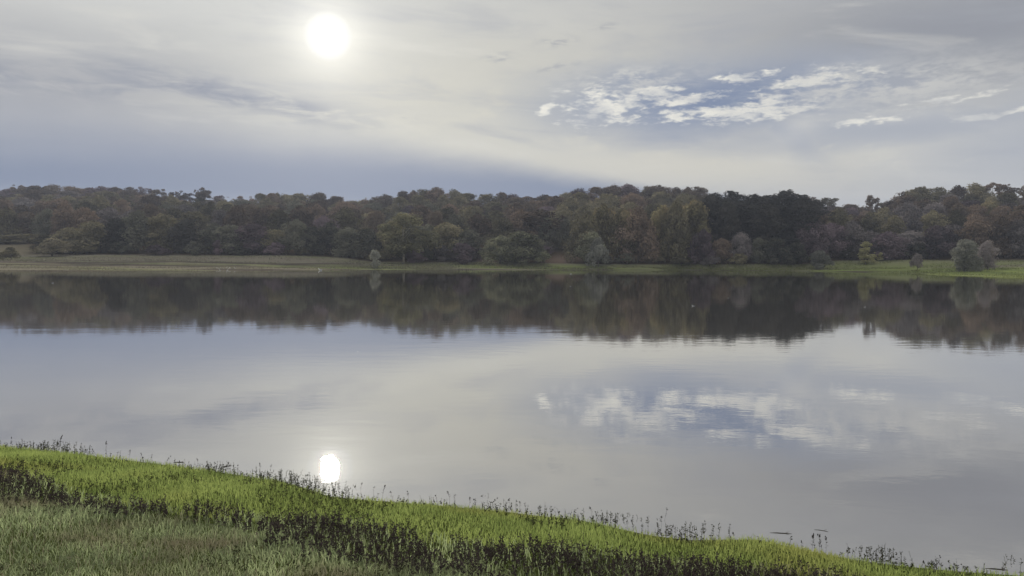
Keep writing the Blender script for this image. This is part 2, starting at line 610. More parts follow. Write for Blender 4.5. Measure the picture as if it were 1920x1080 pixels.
# ------------------------------------------------------------------ water
def build_water():
    xs = np.array([-3000, -600, -100, 0, 100, 600, 3000.0])
    ys = np.array([-40, 0, 20, 60, 120, 200, 330.0])
    X, Y = np.meshgrid(xs, ys)
    V = np.stack([X.ravel(), Y.ravel(), np.zeros(X.size)], 1)
    i = np.arange(6)[:, None] * 7 + np.arange(6)[None, :]
    F = np.stack([i, i + 1, i + 8, i + 7], -1).reshape(-1, 4)
    m, g = new_mat('lake_water')
    tc = g.n('ShaderNodeTexCoord')
    P = tc.outputs['Object']
    mp = g.vm('MULTIPLY', P, (0.45, 1.0, 1.0))
    fine = g.noise(mp, 1.6, 4, 0.5, 0.4)
    swell = g.noise(mp, 0.22, 3, 0.5, 0.6)
    patch = g.ss(g.noise(g.vm('MULTIPLY', P, (0.25, 1.0, 1.0)), 0.045, 4, 0.55), 0.38, 0.66)
    chop = g.noise(g.vm('MULTIPLY', P, (0.6, 1.0, 1.0)), 7.5, 3, 0.55, 0.3)
    h = g.add(g.mul(chop, 0.0032), g.mul(fine, 0.020, g.add(0.40, patch)), g.mul(swell, 0.03))
    b = g.n('ShaderNodeBump')
    b.inputs['Strength'].default_value = 1.0
    b.inputs['Distance'].default_value = 0.13
    g.put(b.inputs['Height'], h)
    lw = g.n('ShaderNodeLayerWeight')
    lw.inputs['Blend'].default_value = 0.5
    f = g.add(0.42, g.mul(g.m('POWER', lw.outputs['Facing'], 3.0), 0.56))
    gl = g.n('ShaderNodeBsdfGlossy')
    gl.inputs['Color'].default_value = (0.97, 0.97, 0.97, 1)
    gl.inputs['Roughness'].default_value = 0.006
    g.put(gl.inputs['Normal'], b.outputs[0])
    d = g.n('ShaderNodeBsdfDiffuse')
    d.inputs['Color'].default_value = (0.105, 0.092, 0.070, 1)
    mx = g.n('ShaderNodeMixShader')
    g.put(mx.inputs[0], f)
    m.node_tree.links.new(d.outputs[0], mx.inputs[1])
    m.node_tree.links.new(gl.outputs[0], mx.inputs[2])
    finish(m, g, mx.outputs[0])
    tag(link('water', mesh_np('water', V, F, m)), kind='structure')


build_water()

# ------------------------------------------------------------------ air
def build_haze():
    x0, x1, y0, y1, z0, z1 = -3200, 3200, -300, 6200, -60, 110
    V = [(x, y, z) for z in (z0, z1) for y in (y0, y1) for x in (x0, x1)]
    F = [(0, 2, 3, 1), (4, 5, 7, 6), (0, 1, 5, 4), (2, 6, 7, 3), (0, 4, 6, 2), (1, 3, 7, 5)]
    m, g = new_mat('air')
    v = g.n('ShaderNodeVolumePrincipled')
    v.inputs['Color'].default_value = (0.71, 0.79, 1.0, 1)
    v.inputs['Density'].default_value = HAZE
    v.inputs['Anisotropy'].default_value = 0.2
    o = g.n('ShaderNodeOutputMaterial')
    m.node_tree.links.new(v.outputs[0], o.inputs['Volume'])
    tag(link('haze', mesh_np('haze', V, F, m)), 'pale thin haze hanging over the lake and the far wood', 'haze', kind='stuff')


HAZE = 0.00025
build_haze()

# ------------------------------------------------------------------ trees
LEAF = {
    'olive': leaf_mat('olive_leaves', (0.057, 0.053, 0.033), (0.336, 0.300, 0.185), 0.2),
    'brown': leaf_mat('brown_leaves', (0.065, 0.050, 0.038), (0.332, 0.250, 0.186), 0.2),
    'russet': leaf_mat('russet_leaves', (0.066, 0.052, 0.040), (0.235, 0.185, 0.135), 0.2),
    'grey': leaf_mat('grey_twigs', (0.075, 0.067, 0.066), (0.364, 0.322, 0.313), 0.2),
    'green': leaf_mat('green_leaves', (0.043, 0.045, 0.036), (0.242, 0.238, 0.178), 0.2),
    'dark': leaf_mat('dark_needles', (0.027, 0.027, 0.023), (0.077, 0.073, 0.061), 0.15),
    'purple': leaf_mat('bare_purple_twigs', (0.064, 0.049, 0.056), (0.284, 0.218, 0.242), 0.2),
    'willow': leaf_mat('willow_leaves', (0.072, 0.076, 0.051), (0.461, 0.461, 0.310), 0.35),
    'pale': leaf_mat('pale_willow_leaves', (0.158, 0.160, 0.137), (0.441, 0.441, 0.375), 0.35),
    'yellow': leaf_mat('yellow_leaves', (0.26, 0.245, 0.12), (0.66, 0.62, 0.36), 0.45),
    'gold': leaf_mat('olive_and_gold_leaves', (0.067, 0.062, 0.039), (0.383, 0.340, 0.191), 0.3, third=(0.378, 0.305, 0.170)),
    'goldtop': leaf_mat('gold_topped_leaves', (0.13, 0.125, 0.076), (0.42, 0.40, 0.245), 0.3, third=(0.44, 0.41, 0.24)),
    'tan': leaf_mat('tan_leaves', (0.100, 0.087, 0.059), (0.448, 0.399, 0.273), 0.35),
}
BARK = plain_mat('grey_brown_bark', (0.06, 0.05, 0.04), (0.12, 0.10, 0.085), 3.0, 0.95)
PALE_BARK = plain_mat('pale_bark', (0.22, 0.20, 0.17), (0.36, 0.33, 0.28), 3.0, 0.9)


def crown_data(seed, H, W, base, style, nblob, nleaf, leaf):
    """leaf-sized faces spread through lumps that fill the crown's outline; also returns the lump centres"""
    r = np.random.default_rng(seed)
    cs, rs = [], []
    tries = 0
    while len(cs) < nblob and tries < 4000:
        tries += 1
        t = r.uniform(0.0, 1.0)
        if style == 'round':
            env = math.sqrt(max(0, 1 - (2 * t - 0.95) ** 2 / 1.1))
        elif style == 'dome':
            env = math.sqrt(max(0, 1 - (max(t - 0.12, 0) / 0.9) ** 2)) * (0.82 + 0.18 * min(1, t * 5))
        elif style == 'pine':
            env = (1 - t) ** 0.38 * (0.85 + 0.15 * math.sin(t * 23)) + 0.15
        elif style == 'spire':
            env = (1 - t) ** 0.6 * 0.9 + 0.2
        else:                               # loose: wide on top, bare below
            env = math.sqrt(max(0, 1 - (2 * t - 1.15) ** 2 / 1.35))
        a = r.uniform(0, 2 * math.pi)
        q = math.sqrt(r.uniform(0.12, 1.0)) * env
        rr = W * 0.5 * (r.uniform(0.24, 0.42) if len(cs) < nblob * 0.55 else r.uniform(0.11, 0.22))
        if style == 'loose':
            rr *= 0.75
        q = max(0.0, q * W * 0.5 - rr * 0.55)
        lop = 1 + 0.22 * math.sin(a + seed) + 0.13 * math.sin(2 * a + 2 * seed)
        z = base + rr * 0.6 + t * (H - base - rr * 1.3)
        cs.append((q * math.cos(a) * lop, q * math.sin(a) * lop, z))
        rs.append(rr)
    cs, rs = np.array(cs), np.array(rs)
    pr = rs ** 2 / (rs ** 2).sum()
    k = r.choice(len(cs), nleaf, p=pr)
    d = r.normal(size=(nleaf, 3))
    d[:, 2] += 0.25
    d /= np.linalg.norm(d, axis=1)[:, None]
    sq = np.array([1, 1, 0.78])
    rad = r.uniform(0.45, 1.0, nleaf) ** 0.5 * (1 + 0.12 * r.normal(size=nleaf))
    c = cs[k] + d * (rs[k] * rad)[:, None] * sq
    c[:, 2] = np.maximum(c[:, 2], 0.12)
    n = d + r.normal(size=(nleaf, 3)) * 0.42
    n[:, 2] += 0.2
    n /= np.linalg.norm(n, axis=1)[:, None]
    u = np.cross(n, r.normal(size=(nleaf, 3)))
    u /= np.linalg.norm(u, axis=1)[:, None]
    w = np.cross(n, u)
    s = leaf * r.uniform(0.6, 1.4, nleaf)
    a1 = (u * s[:, None])
    b1 = (w * (s * r.uniform(0.5, 0.8, nleaf))[:, None])
    V = np.stack([c - a1, c - b1, c + a1, c + b1], 1).reshape(-1, 3)
    F = np.arange(nleaf * 4).reshape(-1, 4)
    bt = r.uniform(0, 1, len(cs))
    tone = np.clip(0.6 * bt[k] + 0.4 * r.uniform(0, 1, nleaf), 0, 1)
    return V, F, tone, cs


def trunk_mesh(seed, H, cs, r0, mat, lean=0.4):
    r = random.Random(seed)
    mb = MB()
    top = H * 0.86
    off = [(r.uniform(-1, 1) * lean * i / 4, r.uniform(-1, 1) * lean * i / 4) for i in range(6)]
    pts = [(off[i][0], off[i][1], top * i / 5 - (0.25 if i == 0 else 0)) for i in range(6)]
    rad = [r0 * (1.25 if i == 0 else 1) * (1 - 0.165 * i) for i in range(6)]
    mb.tube(pts, rad, 7)
    order = sorted(range(len(cs)), key=lambda i: r.random())[:10]
    for i in order:
        c = Vector(cs[i])
        t = min(0.85, max(0.16, (c.z * 0.62) / top)) * 5
        j = int(t)
        p = Vector(pts[j]).lerp(Vector(pts[min(j + 1, 5)]), t - j)
        mid = p.lerp(c, 0.5) + Vector((0, 0, -0.05 * H * 0.3))
        rr = r0 * 0.38 * (1 - t / 7)
        mb.tube([p, mid, c], [rr, rr * 0.65, rr * 0.2], 5, False)
    return mb.mesh('trunk', mat)


VAR = {}


def variants(kind, n, H, W, base, style, nblob, nleaf, leaf, r0, bark=BARK):
    VAR[kind] = []
    for i in range(n):
        sd = hash_seed(kind) + i * 17
        V, F, tone, cs = crown_data(sd, H, W, base, style, nblob, nleaf, leaf)
        VAR[kind].append((mesh_np('crown', V, F, LEAF['olive'], tone), trunk_mesh(sd, H, cs, r0, bark), H, W))


def hash_seed(s):
    return sum(ord(c) * (i + 3) for i, c in enumerate(s))


variants('round', 8, 15, 13.0, 1.2, 'round', 56, 6500, 0.30, 0.28)
variants('dome', 7, 12, 12.5, 0.0, 'dome', 62, 7000, 0.28, 0.22)
variants('loose', 6, 15, 11.0, 3.0, 'loose', 40, 3800, 0.27, 0.24)
variants('pine', 5, 20, 9.5, 1.0, 'pine', 80, 6800, 0.28, 0.30)
variants('spire', 2, 8, 3.6, 0.6, 'spire', 60, 2800, 0.17, 0.10, PALE_BARK)
variants('bush', 5, 5, 6.5, 0.0, 'dome', 26, 3000, 0.19, 0.10)
variants('tall', 2, 17, 13.5, 2.5, 'round', 38, 5600, 0.28, 0.26, PALE_BARK)


def plant_tree(name, kind, i, leafkey, x, y, height, width, rz, label, cat, group=None, sink=0.1):
    crown, trunk, H, W = VAR[kind][i % len(VAR[kind])]
    root = link(name, None)
    root.empty_display_size = 0.5
    root.location = (x, y, gz(x, y) - sink)
    root.rotation_euler = (0, 0, rz)
    root.scale = (width / W, width / W, height / H)
    tag(root, label, cat, group)
    link('trunk', trunk, root)
    c = link('crown', crown, root)
    c.material_slots[0].link = 'OBJECT'
    c.material_slots[0].material = LEAF[leafkey]
    return root


def by_px(px, top_py, Y, dz=0.0):
    """ground point in the column of a photograph pixel at depth Y, and the height that reaches the pixel row"""
    p = at_depth(px, top_py, Y)
    return p.x, p.z - gz(p.x, Y)


# single trees and bushes that the photograph lets one point to: px, base depth, top row, width in px
def special(name, kind, i, leaf, px, Y, top, wpx, label, cat, group=None, rz=0.0):
    x, h = by_px(px, top, Y)
    plant_tree(name, kind, i, leaf, x, Y, max(h, 0.8), wpx * 1.18 / FPX * Y, rz, label, cat, group)


special('willow_bush', 'bush', 1, 'pale', 702, 222, 467, 31, 'small pale grey round bush standing alone on the green shore left of the yellow-topped tree', 'bush')
special('poplar_tree', 'tall', 0, 'goldtop', 757, 243, 396, 100, 'tall tree with golden olive top and pale trunk behind the far shore', 'tree')
special('thicket_bush', 'bush', 1, 'purple', 866, 245, 454, 64, 'low brown domed thicket between the yellow-topped tree and the green willow', 'bush')
special('thicket_bush', 'bush', 4, 'grey', 892, 250, 462, 30, 'small grey thicket touching the right side of the low brown dome', 'bush')
special('willow_tree', 'dome', 0, 'willow', 938, 243, 440, 58, 'light green willow at the left end of the shore clump in the middle', 'tree')
special('willow_tree', 'dome', 1, 'willow', 978, 243, 431, 88, 'broad green willow with a rounded top in the middle of the far shore', 'tree')
special('willow_tree', 'dome', 2, 'green', 1006, 246, 446, 40, 'darker olive willow at the right end of the shore clump in the middle', 'tree')
special('willow_tree', 'dome', 3, 'willow', 1108, 246, 430, 58, 'light green willow at the left foot of the big dark wood', 'tree')
special('willow_tree', 'bush', 2, 'pale', 1122, 240, 444, 44, 'grey green willow leaning over the shore in front of the light green one', 'tree')
special('broadleaf_tree', 'round', 2, 'brown', 1012, 285, 392, 88, 'brown round-headed tree standing behind the green shore willow', 'tree')
special('willow_bush', 'bush', 3, 'pale', 1536, 240, 466, 42, 'grey round bush at the right foot of the dark pines', 'bush')
special('birch_tree', 'spire', 0, 'yellow', 1624, 252, 452, 30, 'slender bright yellow birch before the brown thicket on the right', 'tree')
special('birch_tree', 'spire', 1, 'yellow', 1652, 258, 472, 14, 'short pale yellow sapling just right of the bright yellow birch', 'tree')
special('willow_bush', 'bush', 4, 'grey', 1721, 222, 472, 22, 'small upright grey bush alone on the grass right of the yellow birch', 'bush')
special('willow_bush', 'dome', 4, 'pale', 1810, 205, 446, 54, 'large grey green round bush on the right-hand shore meadow', 'bush')
special('willow_bush', 'dome', 5, 'grey', 1853, 210, 450, 38, 'narrower dull bush touching the right side of the large round bush', 'bush')
special('hawthorn_bush', 'bush', 0, 'tan', 97, 252, 444, 64, 'tan sloping bush at the left end of the far wood beside the pale gap', 'bush')
special('hawthorn_bush', 'bush', 2, 'olive', 20, 235, 462, 36, 'small dark bush on the pale bank at the far left', 'bush')
special('skyline_tree', 'loose', 0, 'brown', 376, 505, 351, 26, 'tall narrow tree poking above the skyline of the left hill', 'tree')
special('skyline_tree', 'round', 0, 'olive', 520, 492, 360, 20, 'round dark treetop standing up from the left skyline', 'tree')
special('skyline_tree', 'loose', 1, 'brown', 1636, 385, 365, 28, 'lone tree with open crown in the skyline dip on the right', 'tree')
special('skyline_tree', 'loose', 2, 'brown', 683, 462, 370, 14, 'small thin tree in the skyline dip left of the middle', 'tree')

# landmarks along the far shore that help to say which tree is meant
SECT = [(-400, 60, 'above the pale gap'), (60, 230, 'above the tan sloping bush'), (230, 420, 'left of the white birds'),
        (420, 600, 'right of the white birds'), (600, 700, 'above the small pale bush'), (700, 820, 'around the yellow-topped tree'),
        (820, 930, 'above the low brown dome'), (930, 1065, 'behind the green shore willows'), (1065, 1180, 'above the light green willow'),
        (1180, 1330, 'left of the dark pines'), (1330, 1530, 'by the dark pines'), (1530, 1640, 'above the yellow birch'),
        (1640, 1760, 'above the small upright bush'), (1760, 1860, 'above the large round bush'), (1860, 2400, 'at the far right')]
ADJ = {'olive': 'olive', 'brown': 'brown', 'russet': 'russet', 'grey': 'grey twiggy', 'green': 'green', 'dark': 'dark', 'purple': 'purplish bare', 'gold': 'olive-gold', 'tan': 'tan', 'willow': 'light green'}


def sect(px):
    for a, b, s in SECT:
        if a <= px < b:
            return s


PENDING = {}
ORD = ['', 'second', 'third', 'fourth', 'fifth', 'sixth', 'seventh', 'eighth', 'ninth', 'tenth', 'eleventh', 'twelfth', 'thirteenth', 'fourteenth', 'fifteenth', 'sixteenth', 'seventeenth', 'eighteenth', 'nineteenth', 'twentieth']


def later(o, label, px):
    """remember who shares a description, so that each can be told apart by its order along the row"""
    PENDING.setdefault(label, []).append((px, o))


def settle_labels():
    for lab, lst in PENDING.items():
        lst.sort(key=lambda q: q[0])
        n = len(lst)
        for k, (px, o) in enumerate(lst):
            if n == 1:
                o['label'] = lab
            elif k == 0:
                o['label'] = lab + ', leftmost'
            elif k == n - 1:
                o['label'] = lab + ', rightmost'
            else:
                o['label'] = lab + ', ' + ORD[k] + ' from left'


def wood_tree(px, Y, top, wpx, kind, leaf, row):
    x, h = by_px(px, top, Y)
    h = max(4.0, min(h, 34))
    lab = '%s %s tree %s' % (ADJ[leaf], row, sect(px))
    o = plant_tree('broadleaf_tree', kind, random.randrange(8), leaf, x, Y, h, wpx * 1.14 / FPX * Y, random.uniform(0, 6.28), lab, 'tree',
                   '%s trees %s' % (row, sect(px)), 0.2)
    later(o, lab, px)


rnd = random.Random(5)


def pick(weights):
    ks = list(weights)
    return rnd.choices(ks, [weights[k] for k in ks])[0]


# the skyline row
px = -140.0
while px < 2080:
    Y = float(ridge_D(px)) + rnd.uniform(-8, 6)
    kind = 'round'
    w = rnd.uniform(38, 74)
    top = float(sky_py(px)) + rnd.uniform(-2.5, 3.0)
    if not (1320 < px < 1500):
        kind = 'loose' if 270 < px < 470 or rnd.random() < 0.10 else ('dome' if rnd.random() < 0.6 else 'round')
        wood_tree(px, Y, top, w * (0.8 if kind == 'loose' else 1), kind, pick({'brown': 5, 'olive': 2, 'russet': 1, 'purple': 1.5}), 'skyline')
    px += w * (rnd.uniform(0.42, 0.62) if kind != 'loose' else rnd.uniform(0.55, 0.75))

# rows down the slope: share of the way from wood edge to ridge, and mean crown height there
for t, hh in ((0.80, 13.5), (0.60, 14), (0.42, 14.5), (0.24, 15)):
    px = -120.0 - rnd.uniform(0, 40)
    while px < 2060:
        de, dr = float(edge_D(px)), float(ridge_D(px))
        Y = de + (dr - de) * (t + rnd.uniform(-0.06, 0.06))
        w = rnd.uniform(46, 72) * (1 - 0.18 * t)
        if not (1010 < px < 1062 and t < 0.2) and not (1330 < px < 1500):
            X = (px - 960) / FPX * Y
            z = gz(X, Y) + hh * rnd.uniform(0.82, 1.15)
            if 640 < px < 930 and t < 0.45:
                z -= 1.0
            top = float(HOR(px)) - (z - EYE) / Y * FPX
            top = max(top, float(sky_py(px)) + 6 + 10 * (0.8 - t))
            if px < 560:
                lf = pick({'brown': 3, 'olive': 3, 'russet': 2, 'grey': 2, 'green': 1})
            elif px < 1060:
                lf = pick({'brown': 3, 'olive': 3, 'russet': 1.5, 'purple': 1.5, 'green': 1})
            elif px < 1320:
                lf = pick({'olive': 4, 'gold': 2, 'brown': 1.0})
            else:
                lf = pick({'brown': 3, 'grey': 2.5, 'olive': 2, 'russet': 1, 'purple': 1, 'gold': 0.6})
            wood_tree(px, Y, top, w, 'dome' if t < 0.7 else 'round', lf, ('upper slope' if t > 0.5 else 'lower slope'))
        px += w * rnd.uniform(0.62, 0.86)

# the front row: crowns that reach the ground, tops as in the photograph
front_top = interp([(-200, 440), (0, 440), (80, 432), (130, 420), (200, 404), (270, 398), (350, 402), (420, 418), (520, 420), (600, 412), (680, 420),
                    (720, 412), (800, 408), (850, 420), (900, 436), (1000, 450), (1060, 440), (1080, 400), (1120, 385), (1180, 378), (1250, 372), (1310, 370),
                    (1530, 400), (1560, 412), (1620, 420), (1700, 428), (1760, 424), (1850, 410), (1920, 405), (2200, 405)])
px = -120.0
while px < 2060:
    w = rnd.uniform(50, 76)
    gap = (1018 < px < 1088) or (885 < px < 925)
    if not gap and not (1330 < px < 1515):
        Y = float(edge_D(px)) + rnd.uniform(3, 13)
        if 930 < px < 1035:
            Y += 14
        if px < 62:
            Y += 38
        top = float(front_top(px)) + rnd.uniform(-8, 10)
        if 100 < px < 420:
            lf = pick({'green': 4, 'dark': 1, 'olive': 2})
        elif px < 700:
            lf = pick({'green': 3, 'olive': 2, 'purple': 2, 'grey': 1})
        elif px < 1060:
            lf = pick({'olive': 3, 'purple': 1.5, 'green': 2})
        elif px < 1330:
            lf = pick({'olive': 4, 'gold': 3, 'brown': 0.8})
        else:
            lf = pick({'purple': 3, 'grey': 3, 'brown': 3, 'olive': 1})
        wood_tree(px, Y, top, w * 1.08, 'dome', lf, 'front row')
    px += w * rnd.uniform(0.52, 0.7)

px = 1318.0
while px < 1530:
    w = rnd.uniform(40, 60)
    Y = float(edge_D(px)) + rnd.uniform(0, 5)
    wood_tree(px, Y, rnd.uniform(428, 452), w, 'dome', pick({'purple': 3, 'grey': 2.5, 'green': 2, 'brown': 1.5}), 'front row')
    px += w * rnd.uniform(0.6, 0.85)

# low scrub at the feet of the front row
px = 110.0
while px < 1900:
    w = rnd.uniform(28, 52)
    if not (600 < px < 700 or 880 < px < 930 or 1005 < px < 1090 or 1595 < px < 1660 or px > 1780):
        Y = float(edge_D(px)) + rnd.uniform(-1, 4)
        x, h = by_px(px, float(edge_py(px)) - rnd.uniform(16, 34), Y)
        lf = pick({'green': 2, 'grey': 2, 'purple': 2, 'olive': 2})
        lab = '%s low scrub bush by the wood edge %s' % (ADJ[lf], sect(px).replace('above', 'beside').replace('behind', 'before'))
        later(plant_tree('scrub_bush', 'bush', rnd.randrange(5), lf, x, Y, max(1.5, h), w / FPX * Y * 1.1, rnd.uniform(0, 6.28),
                         lab, 'bush', 'scrub bushes along the wood edge'), lab, px)
    px += w * rnd.uniform(0.9, 1.7)

# the block of dark pines
for row, (Y0, top0) in enumerate(((262, 374), (284, 364), (312, 357))):
    px = 1322.0 + row * 9
    while px < 1528 - (0 if row else 6):
        w = rnd.uniform(34, 46)
        Y = Y0 + rnd.uniform(-6, 6)
        top = top0 + rnd.uniform(-4, 9) + max(0, px - 1490) * 0.28
        x, h = by_px(px, top, Y)
        where = ('in the front row of the dark pine block', 'in the middle row of the dark pine block', 'in the back row of the dark pine block')[row]
        lab = 'dark green pine ' + where
        later(plant_tree('pine_tree', 'pine', rnd.randrange(5), 'dark', x, Y, h, w / FPX * Y * 1.75, rnd.uniform(0, 6.28), lab, 'tree',
                         'dark pines by the far shore'), lab, px)
        px += w * rnd.uniform(0.5, 0.7)


# ------------------------------------------------------------------ grass and weeds of the near bank
def blades(name, pts, length, width, mat, lean=0.45, seed=1, bend=0.5, stiff=0.0):
    r = np.random.default_rng(seed)
    n = len(pts)
    L = length * r.uniform(0.45, 1.25, n)
    a = r.uniform(0, 2 * math.pi, n)
    ln = lean * r.uniform(0.1, 1.0, n)
    dirv = np.stack([np.cos(a), np.sin(a), np.zeros(n)], 1)
    b = r.uniform(0, 2 * math.pi, n)
    sd = np.stack([np.cos(b), np.sin(b), np.zeros(n)], 1) * (width * r.uniform(0.6, 1.3, n))[:, None]
    mid = pts + dirv * (ln * L * 0.35)[:, None] + np.array([0, 0, 1]) * (L * 0.58)[:, None]
    tip = pts + dirv * (ln * L * (0.6 + bend))[:, None] + np.array([0, 0, 1]) * (L * (1 - 0.25 * ln))[:, None]
    base = pts - np.array([0, 0, 0.02])
    V = np.stack([base - sd, base + sd, mid - sd * 0.8, mid + sd * 0.8, tip], 1).reshape(-1, 3)
    i = np.arange(n)[:, None] * 5
    F = np.concatenate([i + [0, 1, 3], i + [0, 3, 2], i + [2, 3, 4]], 1).reshape(-1, 3)
    tone = np.repeat(r.uniform(0, 1, n), 3)
    return mesh_np(name, V, F, mat, tone)


def patch_noise(X, Y, s, seed):
    r = np.random.default_rng(seed)
    v = 0
    for i in range(7):
        k = s * 1.55 ** i
        th, a = r.uniform(0, 6.28), r.uniform(0, 6.28)
        th2, a2 = th + r.uniform(0.9, 2.2), r.uniform(0, 6.28)
        v = v + 0.75 ** i * np.sin(k * (X * math.cos(th) + Y * math.sin(th)) + a) * np.sin(k * (X * math.cos(th2) + Y * math.sin(th2)) + a2)
    return v


# the dark weed band, given as upper and lower rows in the photograph and turned into metres inland
band_px = [-150, 0, 100, 250, 330, 430, 600, 800, 1000, 1150, 1300, 1500]
band_up = [862, 886, 908, 944, 958, 962, 972, 1006, 1030, 1040, 1054, 1076]
band_dn = [905, 940, 950, 970, 985, 1005, 1040, 1075, 1110, 1130, 1150, 1170]
_u = [on_bank(p, q) for p, q in zip(band_px, [q + (7 if 480 < p < 1200 else 4) for p, q in zip(band_px, band_up)])]
_d = [on_bank(p, q) for p, q in zip(band_px, [q + 8 for q in band_dn])]
_bu = sorted((p.x, float(near_d(p.x, p.y))) for p in _u)
_bd = sorted((p.x, float(near_d(p.x, p.y))) for p in _d)
band_hi = interp([(-40, _bu[0][1])] + _bu + [(20, _bu[-1][1] + 0.3)])
band_lo = interp([(-40, _bd[0][1])] + _bd + [(20, _bd[-1][1] + 0.5)])


def scatter(n, x0, x1, y0, y1, keep, seed):
    r = np.random.default_rng(seed)
    X = r.uniform(x0, x1, n)
    Y = r.uniform(y0, y1, n)
    k = keep(X, Y, r)
    X, Y = X[k], Y[k]
    return np.stack([X, Y, near_z(X, Y)], 1)


def fov(X, Y):
    return (Y > 4.5) & (np.abs(X) < Y * 0.80 + 1.5)


def k_bright(X, Y, r):
    d = near_d(X, Y)
    edge = -0.12 + 0.14 * patch_noise(X, Y, 2.2, 4)
    return fov(X, Y) & (d > edge) & (d < band_hi(X) + 0.15 + 0.12 * patch_noise(X, Y, 2.0, 8)) & (r.uniform(0, 1, len(X)) < np.clip(0.35 + d * 2.2, 0, 1))


def k_dull(X, Y, r):
    d = near_d(X, Y)
    return fov(X, Y) & (d > band_lo(X) - 0.55 + 0.3 * patch_noise(X, Y, 1.4, 8)) & (d < 9)


def k_band(X, Y, r):
    d = near_d(X, Y)
    return fov(X, Y) & (d > band_hi(X) - 0.1) & (d < band_lo(X) + 0.5)


GR_BRIGHT = leaf_mat('fresh_grass', (0.115, 0.172, 0.048), (0.400, 0.480, 0.155), 0.5, scale=0.7, third=(0.35, 0.36, 0.115), con=1.6)
GR_DULL = leaf_mat('dull_grass', (0.150, 0.178, 0.100), (0.580, 0.680, 0.370), 0.45, scale=0.8, third=(0.250, 0.205, 0.150), con=2.6)
GR_DRY = leaf_mat('dry_grass', (0.20, 0.175, 0.125), (0.46, 0.42, 0.31), 0.35, scale=0.9)
WEED = leaf_mat('dark_weed_leaves', (0.046, 0.037, 0.037), (0.125, 0.100, 0.098), 0.2, scale=1.5)
WEED_G = leaf_mat('shore_weed_leaves', (0.030, 0.033, 0.018), (0.080, 0.085, 0.042), 0.25, scale=1.5)

tag(link('fresh_grass', blades('fresh_grass', scatter(420000, -15, 13, 4.5, 20, k_bright, 1), 0.085, 0.0042, GR_BRIGHT, 0.95, 2)), 'bright green short grass on the strip between the water and the dark weeds', 'grass', kind='stuff')
tag(link('meadow_grass', blades('meadow_grass', scatter(330000, -13, 9, 4.5, 16, k_dull, 3), 0.085, 0.0034, GR_DULL, 1.5, 4)), 'dull grey green grass in the near left corner of the bank', 'grass', kind='stuff')
tag(link('dry_grass', blades('dry_grass', scatter(42000, -13, 9, 4.5, 16, k_dull, 5), 0.11, 0.0026, GR_DRY, 1.5, 6)), 'thin dry straw coloured blades among the dull near grass', 'grass', kind='stuff')
tag(link('grass_under_weeds', blades('grass_under_weeds', scatter(90000, -14, 12, 4.5, 18, k_band, 7), 0.13, 0.0045, GR_DULL, 0.8, 8)), 'sparse dull grass growing between the dark weeds', 'grass', kind='stuff')


def weed_arrays(pts, h, seed, nl=12, leaf=0.035):
    """upright leafy weeds: a stem and small ragged leaves up its length"""
    r = np.random.default_rng(seed)
    n = len(pts)
    H = h * r.uniform(0.5, 1.25, n)
    lean = r.normal(size=(n, 2)) * 0.16
    Vs, Fs = [], []
    tip = pts + np.stack([lean[:, 0] * H, lean[:, 1] * H, H], 1)
    b = r.uniform(0, math.pi, n)
    sd = np.stack([np.cos(b), np.sin(b), np.zeros(n)], 1) * 0.0035
    lo = pts - np.array([0, 0, 0.02])
    V = np.stack([lo - sd, lo + sd, tip + sd * 0.4, tip - sd * 0.4], 1).reshape(-1, 3)
    out_v = [V]
    for j in range(nl):
        t = r.uniform(0.12, 1.0, n)
        c = pts + (tip - pts) * t[:, None]
        a = r.uniform(0, 2 * math.pi, n)
        el = r.uniform(-0.1, 1.1, n)
        d = np.stack([np.cos(a) * np.cos(el), np.sin(a) * np.cos(el), np.sin(el)], 1)
        s = leaf * r.uniform(0.5, 1.5, n) * (1.15 - 0.5 * t)
        w = np.cross(d, r.normal(size=(n, 3)))
        w /= np.linalg.norm(w, axis=1)[:, None]
        e = c + d * (s * 2)[:, None]
        m = c + d * s[:, None]
        ww = w * (s * 0.45)[:, None]
        out_v.append(np.stack([c, m - ww, e, m + ww], 1).reshape(-1, 3))
    V = np.concatenate(out_v)
    F = np.arange(len(V)).reshape(-1, 4)
    tone = r.uniform(0, 1, len(F))
    return V, F, tone


def k_weed(X, Y, r):
    d = near_d(X, Y)
    n = patch_noise(X, Y, 1.3, 21)
    lo, hi = band_hi(X), band_lo(X)
    inb = (d > lo + 0.12 * patch_noise(X, Y, 3, 5)) & (d < hi + 0.25 * n)
    dens = np.clip(0.85 + 0.3 * n, 0.35, 1)
    gaps = patch_noise(X, Y, 1.1, 33) < np.where(X < -3.6, -0.85, -1.3)
    return fov(X, Y) & inb & (r.uniform(0, 1, len(X)) < dens) & ~gaps


V, F, tone = weed_arrays(scatter(56000, -14, 12, 4.5, 18, k_weed, 9), 0.18, 10, 15, 0.018)
tag(link('dark_weeds', mesh_np('dark_weeds', V, F, WEED, tone)), 'band of dark brown leafy weeds running along the near bank', 'weeds', kind='stuff')


def k_specks(X, Y, r):
    d = near_d(X, Y)
    n = patch_noise(X, Y, 1.0, 41)
    return fov(X, Y) & (((d > 0.2) & (d < band_hi(X)) & (n > 0.5)) | ((d > band_lo(X)) & (n > 0.15)) & (d < 8)) & (r.uniform(0, 1, len(X)) < 0.6)


V, F, tone = weed_arrays(scatter(26000, -14, 12, 4.5, 20, k_specks, 12), 0.13, 13, 9, 0.018)
tag(link('scattered_weeds', mesh_np('scattered_weeds', V, F, WEED_G, tone)), 'scattered dark green weed tufts in the grass of the near bank', 'weeds', kind='stuff')


